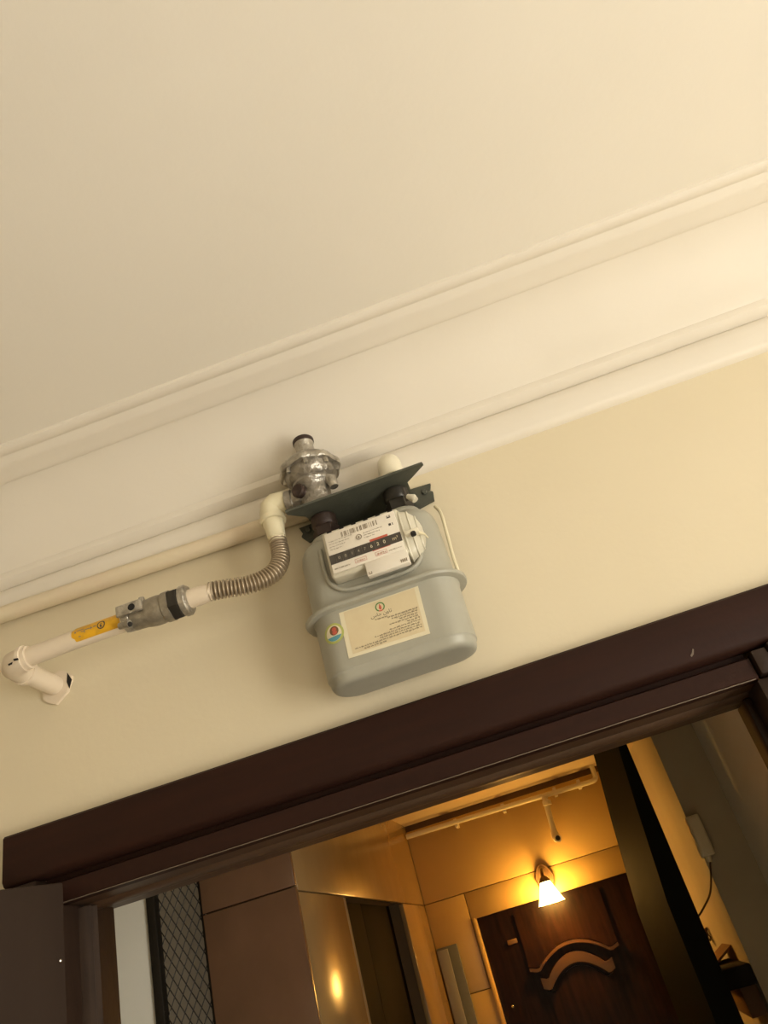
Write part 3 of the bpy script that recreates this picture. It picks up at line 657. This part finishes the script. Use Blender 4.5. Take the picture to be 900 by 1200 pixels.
# ------------------------------------------------------------------ wire grille
gr = thing('wire_grille', 'dark expanded metal grille between the white strip and brown marble', 'grille', (-1.05, 2.17, FL))
obj('grille_stile', B(-1.130, -1.104, 2.150, 2.178, FL, LC, bev=.003), 'iron', gr)
obj('grille_stile', B(-.984, -.975, 2.168, 2.180, FL, LC, bev=.002), 'iron', gr)
bm = bmesh.new()
cw, ch = .0235, .041
z = -.62; row = 0
def strand(p, q, r=.0016):
    a, b = Vector(p), Vector(q); t = (b - a).normalized(); u = t.cross(Vector((0, 1, 0))).normalized(); v = Vector((0, 1, 0))
    loft(bm, [[c + (u * math.cos(k * math.pi / 2) + v * math.sin(k * math.pi / 2)) * r for k in range(4)] for c in (a, b)], False, False)
while z < LC:
    x = -1.106
    while x < -.977:
        for s in (1, -1):
            xa, xb = (x, x + cw / 2) if s == 1 else (x + cw, x + cw / 2)
            strand((min(xa, -.976), 2.172, z), (min(xb, -.976), 2.172, min(z + ch / 2, LC))); strand((min(xb, -.976), 2.172, z + ch / 2), (min(xa, -.976), 2.172, min(z + ch, LC)))
        x += cw
    z += ch
obj('expanded_mesh', bm, 'iron', gr, 0, kind='stuff')

# ------------------------------------------------------------------ wall lamp
lp = thing('wall_lamp', 'lit bronze wall lamp with glass bell shade above the mahogany door', 'lamp', (-.13, FYW, .25))
LXc, LYc = -.128, 3.905
pts = [(LXc + .040 * math.sin(a) * (1 - .25 * max(0, math.cos(a))), .236 + .058 * math.cos(a)) for a in [2 * math.pi * k / 24 for k in range(24)]]
bp_ = obj('back_plate', prism(bmesh.new(), pts, FYW - .014, FYW - .0005), 'bronze', lp, 25)
obj('plate_rim', tube(bmesh.new(), [(x, FYW - .015, z) for x, z in pts] + [(pts[0][0], FYW - .015, pts[0][1])], .004, 8), 'bronze', bp_)
obj('lamp_arm', tube(bmesh.new(), smoothpath([(LXc, FYW - .012, .250), (LXc - .001, FYW - .045, .268), (LXc - .002, FYW - .075, .268), (LXc - .003, LYc, .252), (LXc - .003, LYc, .236)]), .008, 12), 'bronze', lp)
obj('socket_cup', lathe(bmesh.new(), (LXc - .003, LYc, .214), [(.026, 0), (.026, .006), (.018, .018), (.010, .026)], n=24), 'bronze', lp)
pf2 = [(.022, .216), (.026, .205), (.034, .185), (.044, .160), (.054, .135), (.058, .128)]
obj('glass_shade', lathe(bmesh.new(), (LXc - .003, LYc, 0), pf2 + [(.055, .130), (.050, .137), (.040, .160), (.030, .185), (.022, .205), (.0, .208)], n=32, scallop=(.12, .14, 8, .03)), 'bulb', lp)
obj('bulb', lathe(bmesh.new(), (LXc - .003, LYc, .150), [(0, -.006), (.012, -.003), (.018, .008), (.018, .018), (.012, .034), (.010, .058)], n=20), 'bulb', lp)

# ------------------------------------------------------------------ pipe under the landing ceiling
cp = thing('ceiling_pipe', 'cream pipe along the far wall under the landing ceiling with a short drop', 'pipe', (-.2, 3.93, .57))
obj('pipe_run', tube(bmesh.new(), smoothpath([(-.700, 3.945, .578), (-.3, 3.945, .573), (.10, 3.945, .566), (.225, 3.945, .564), (.250, 3.945, .572), (.255, 3.945, .59), (.255, 3.945, .634)], 6), .0118, 16), 'elbow', cp)
for x in (-.45, -.21, .05, .17): obj('pipe_clip', B(x - .008, x + .008, 3.94, 3.999, .552, .590, bev=.002), 'elbow', cp)
dp = obj('drop_pipe', tube(bmesh.new(), [(-.005, 3.938, .565), (-.007, 3.938, .545), (-.013, 3.938, .47), (-.018, 3.938, .395)], .0135, 16), 'elbow', cp)
obj('drop_socket', lathe(bmesh.new(), (-.005, 3.938, .520), [(.0135, 0), (.021, .002), (.021, .022), (.0135, .025)], (.07, 0, 1), 16), 'elbow', dp)
obj('drop_elbow', tube(bmesh.new(), [(-.018, 3.938, .405), (-.018, 3.936, .385), (-.015, 3.925, .374), (-.010, 3.905, .370)], [.016, .019, .019, .018], 16), 'elbow', dp)
obj('open_end', lathe(bmesh.new(), (-.010, 3.9035, .370), [(.0, .0), (.011, 0), (.011, .004), (0, .004)], (0, -1, 0), 16), 'hole', dp)

# ------------------------------------------------------------------ things on the right landing wall
bx = thing('bell_box', 'small ivory box with a hanging cable on the corner of the pier', 'bell', (.48, 3.13, .09))
obj('box_body', B(.444, .492, 3.108, 3.1495, .098, .236, bev=.006), 'boxw', bx)
obj('box_cover', B(.449, .487, 3.101, 3.1075, .105, .229, bev=.003), 'boxw', bx)
obj('cable_gland', tube(bmesh.new(), [(.468, 3.135, .100), (.466, 3.135, .080)], [.012, .007], 10), 'boxw', bx)
tag(obj('bell_cable', tube(bmesh.new(), smoothpath([(.4655, 3.135, .080), (.455, 3.13, .055), (.441, 3.12, .025), (.415, 3.11, -.015), (.372, 3.12, -.052), (.345, 3.13, -.070)]), .0032, 8), 'wire'), 'thin brown cable curving from the ivory box to the dark post', 'cable')
pts = []
for k in range(60):
    a = k * .62; r = .028 + .012 * math.sin(k * 1.7)
    pts.append((.434 + .4 * r * math.cos(a), 3.86 + r * math.sin(k * .9), -.150 + .7 * r * math.sin(a * 1.13)))
tag(obj('wire_tangle', tube(bmesh.new(), smoothpath(pts, 3), .003, 6), 'wire'), 'small tangle of brown wires at the far end of the pier', 'wires')
eb = thing('junction_box', 'dark box fixed to the lit side of the pier below the wires', 'box', (.41, 3.4, -.30))
obj('box_body', B(.352, .4535, 3.16, 3.60, -.292, -.232, bev=.004), 'hole', eb)
obj('brown_lid', prism(bmesh.new(), [(.375, -.2315), (.453, -.190), (.453, -.182), (.370, -.226)], 3.40, 3.62), 'tan', eb, label='tilted brown lid')
obj('tan_board', B(.398, .4535, 3.22, 3.55, -.385, -.293, bev=.003), 'tan', eb, label='tan board under the dark box')
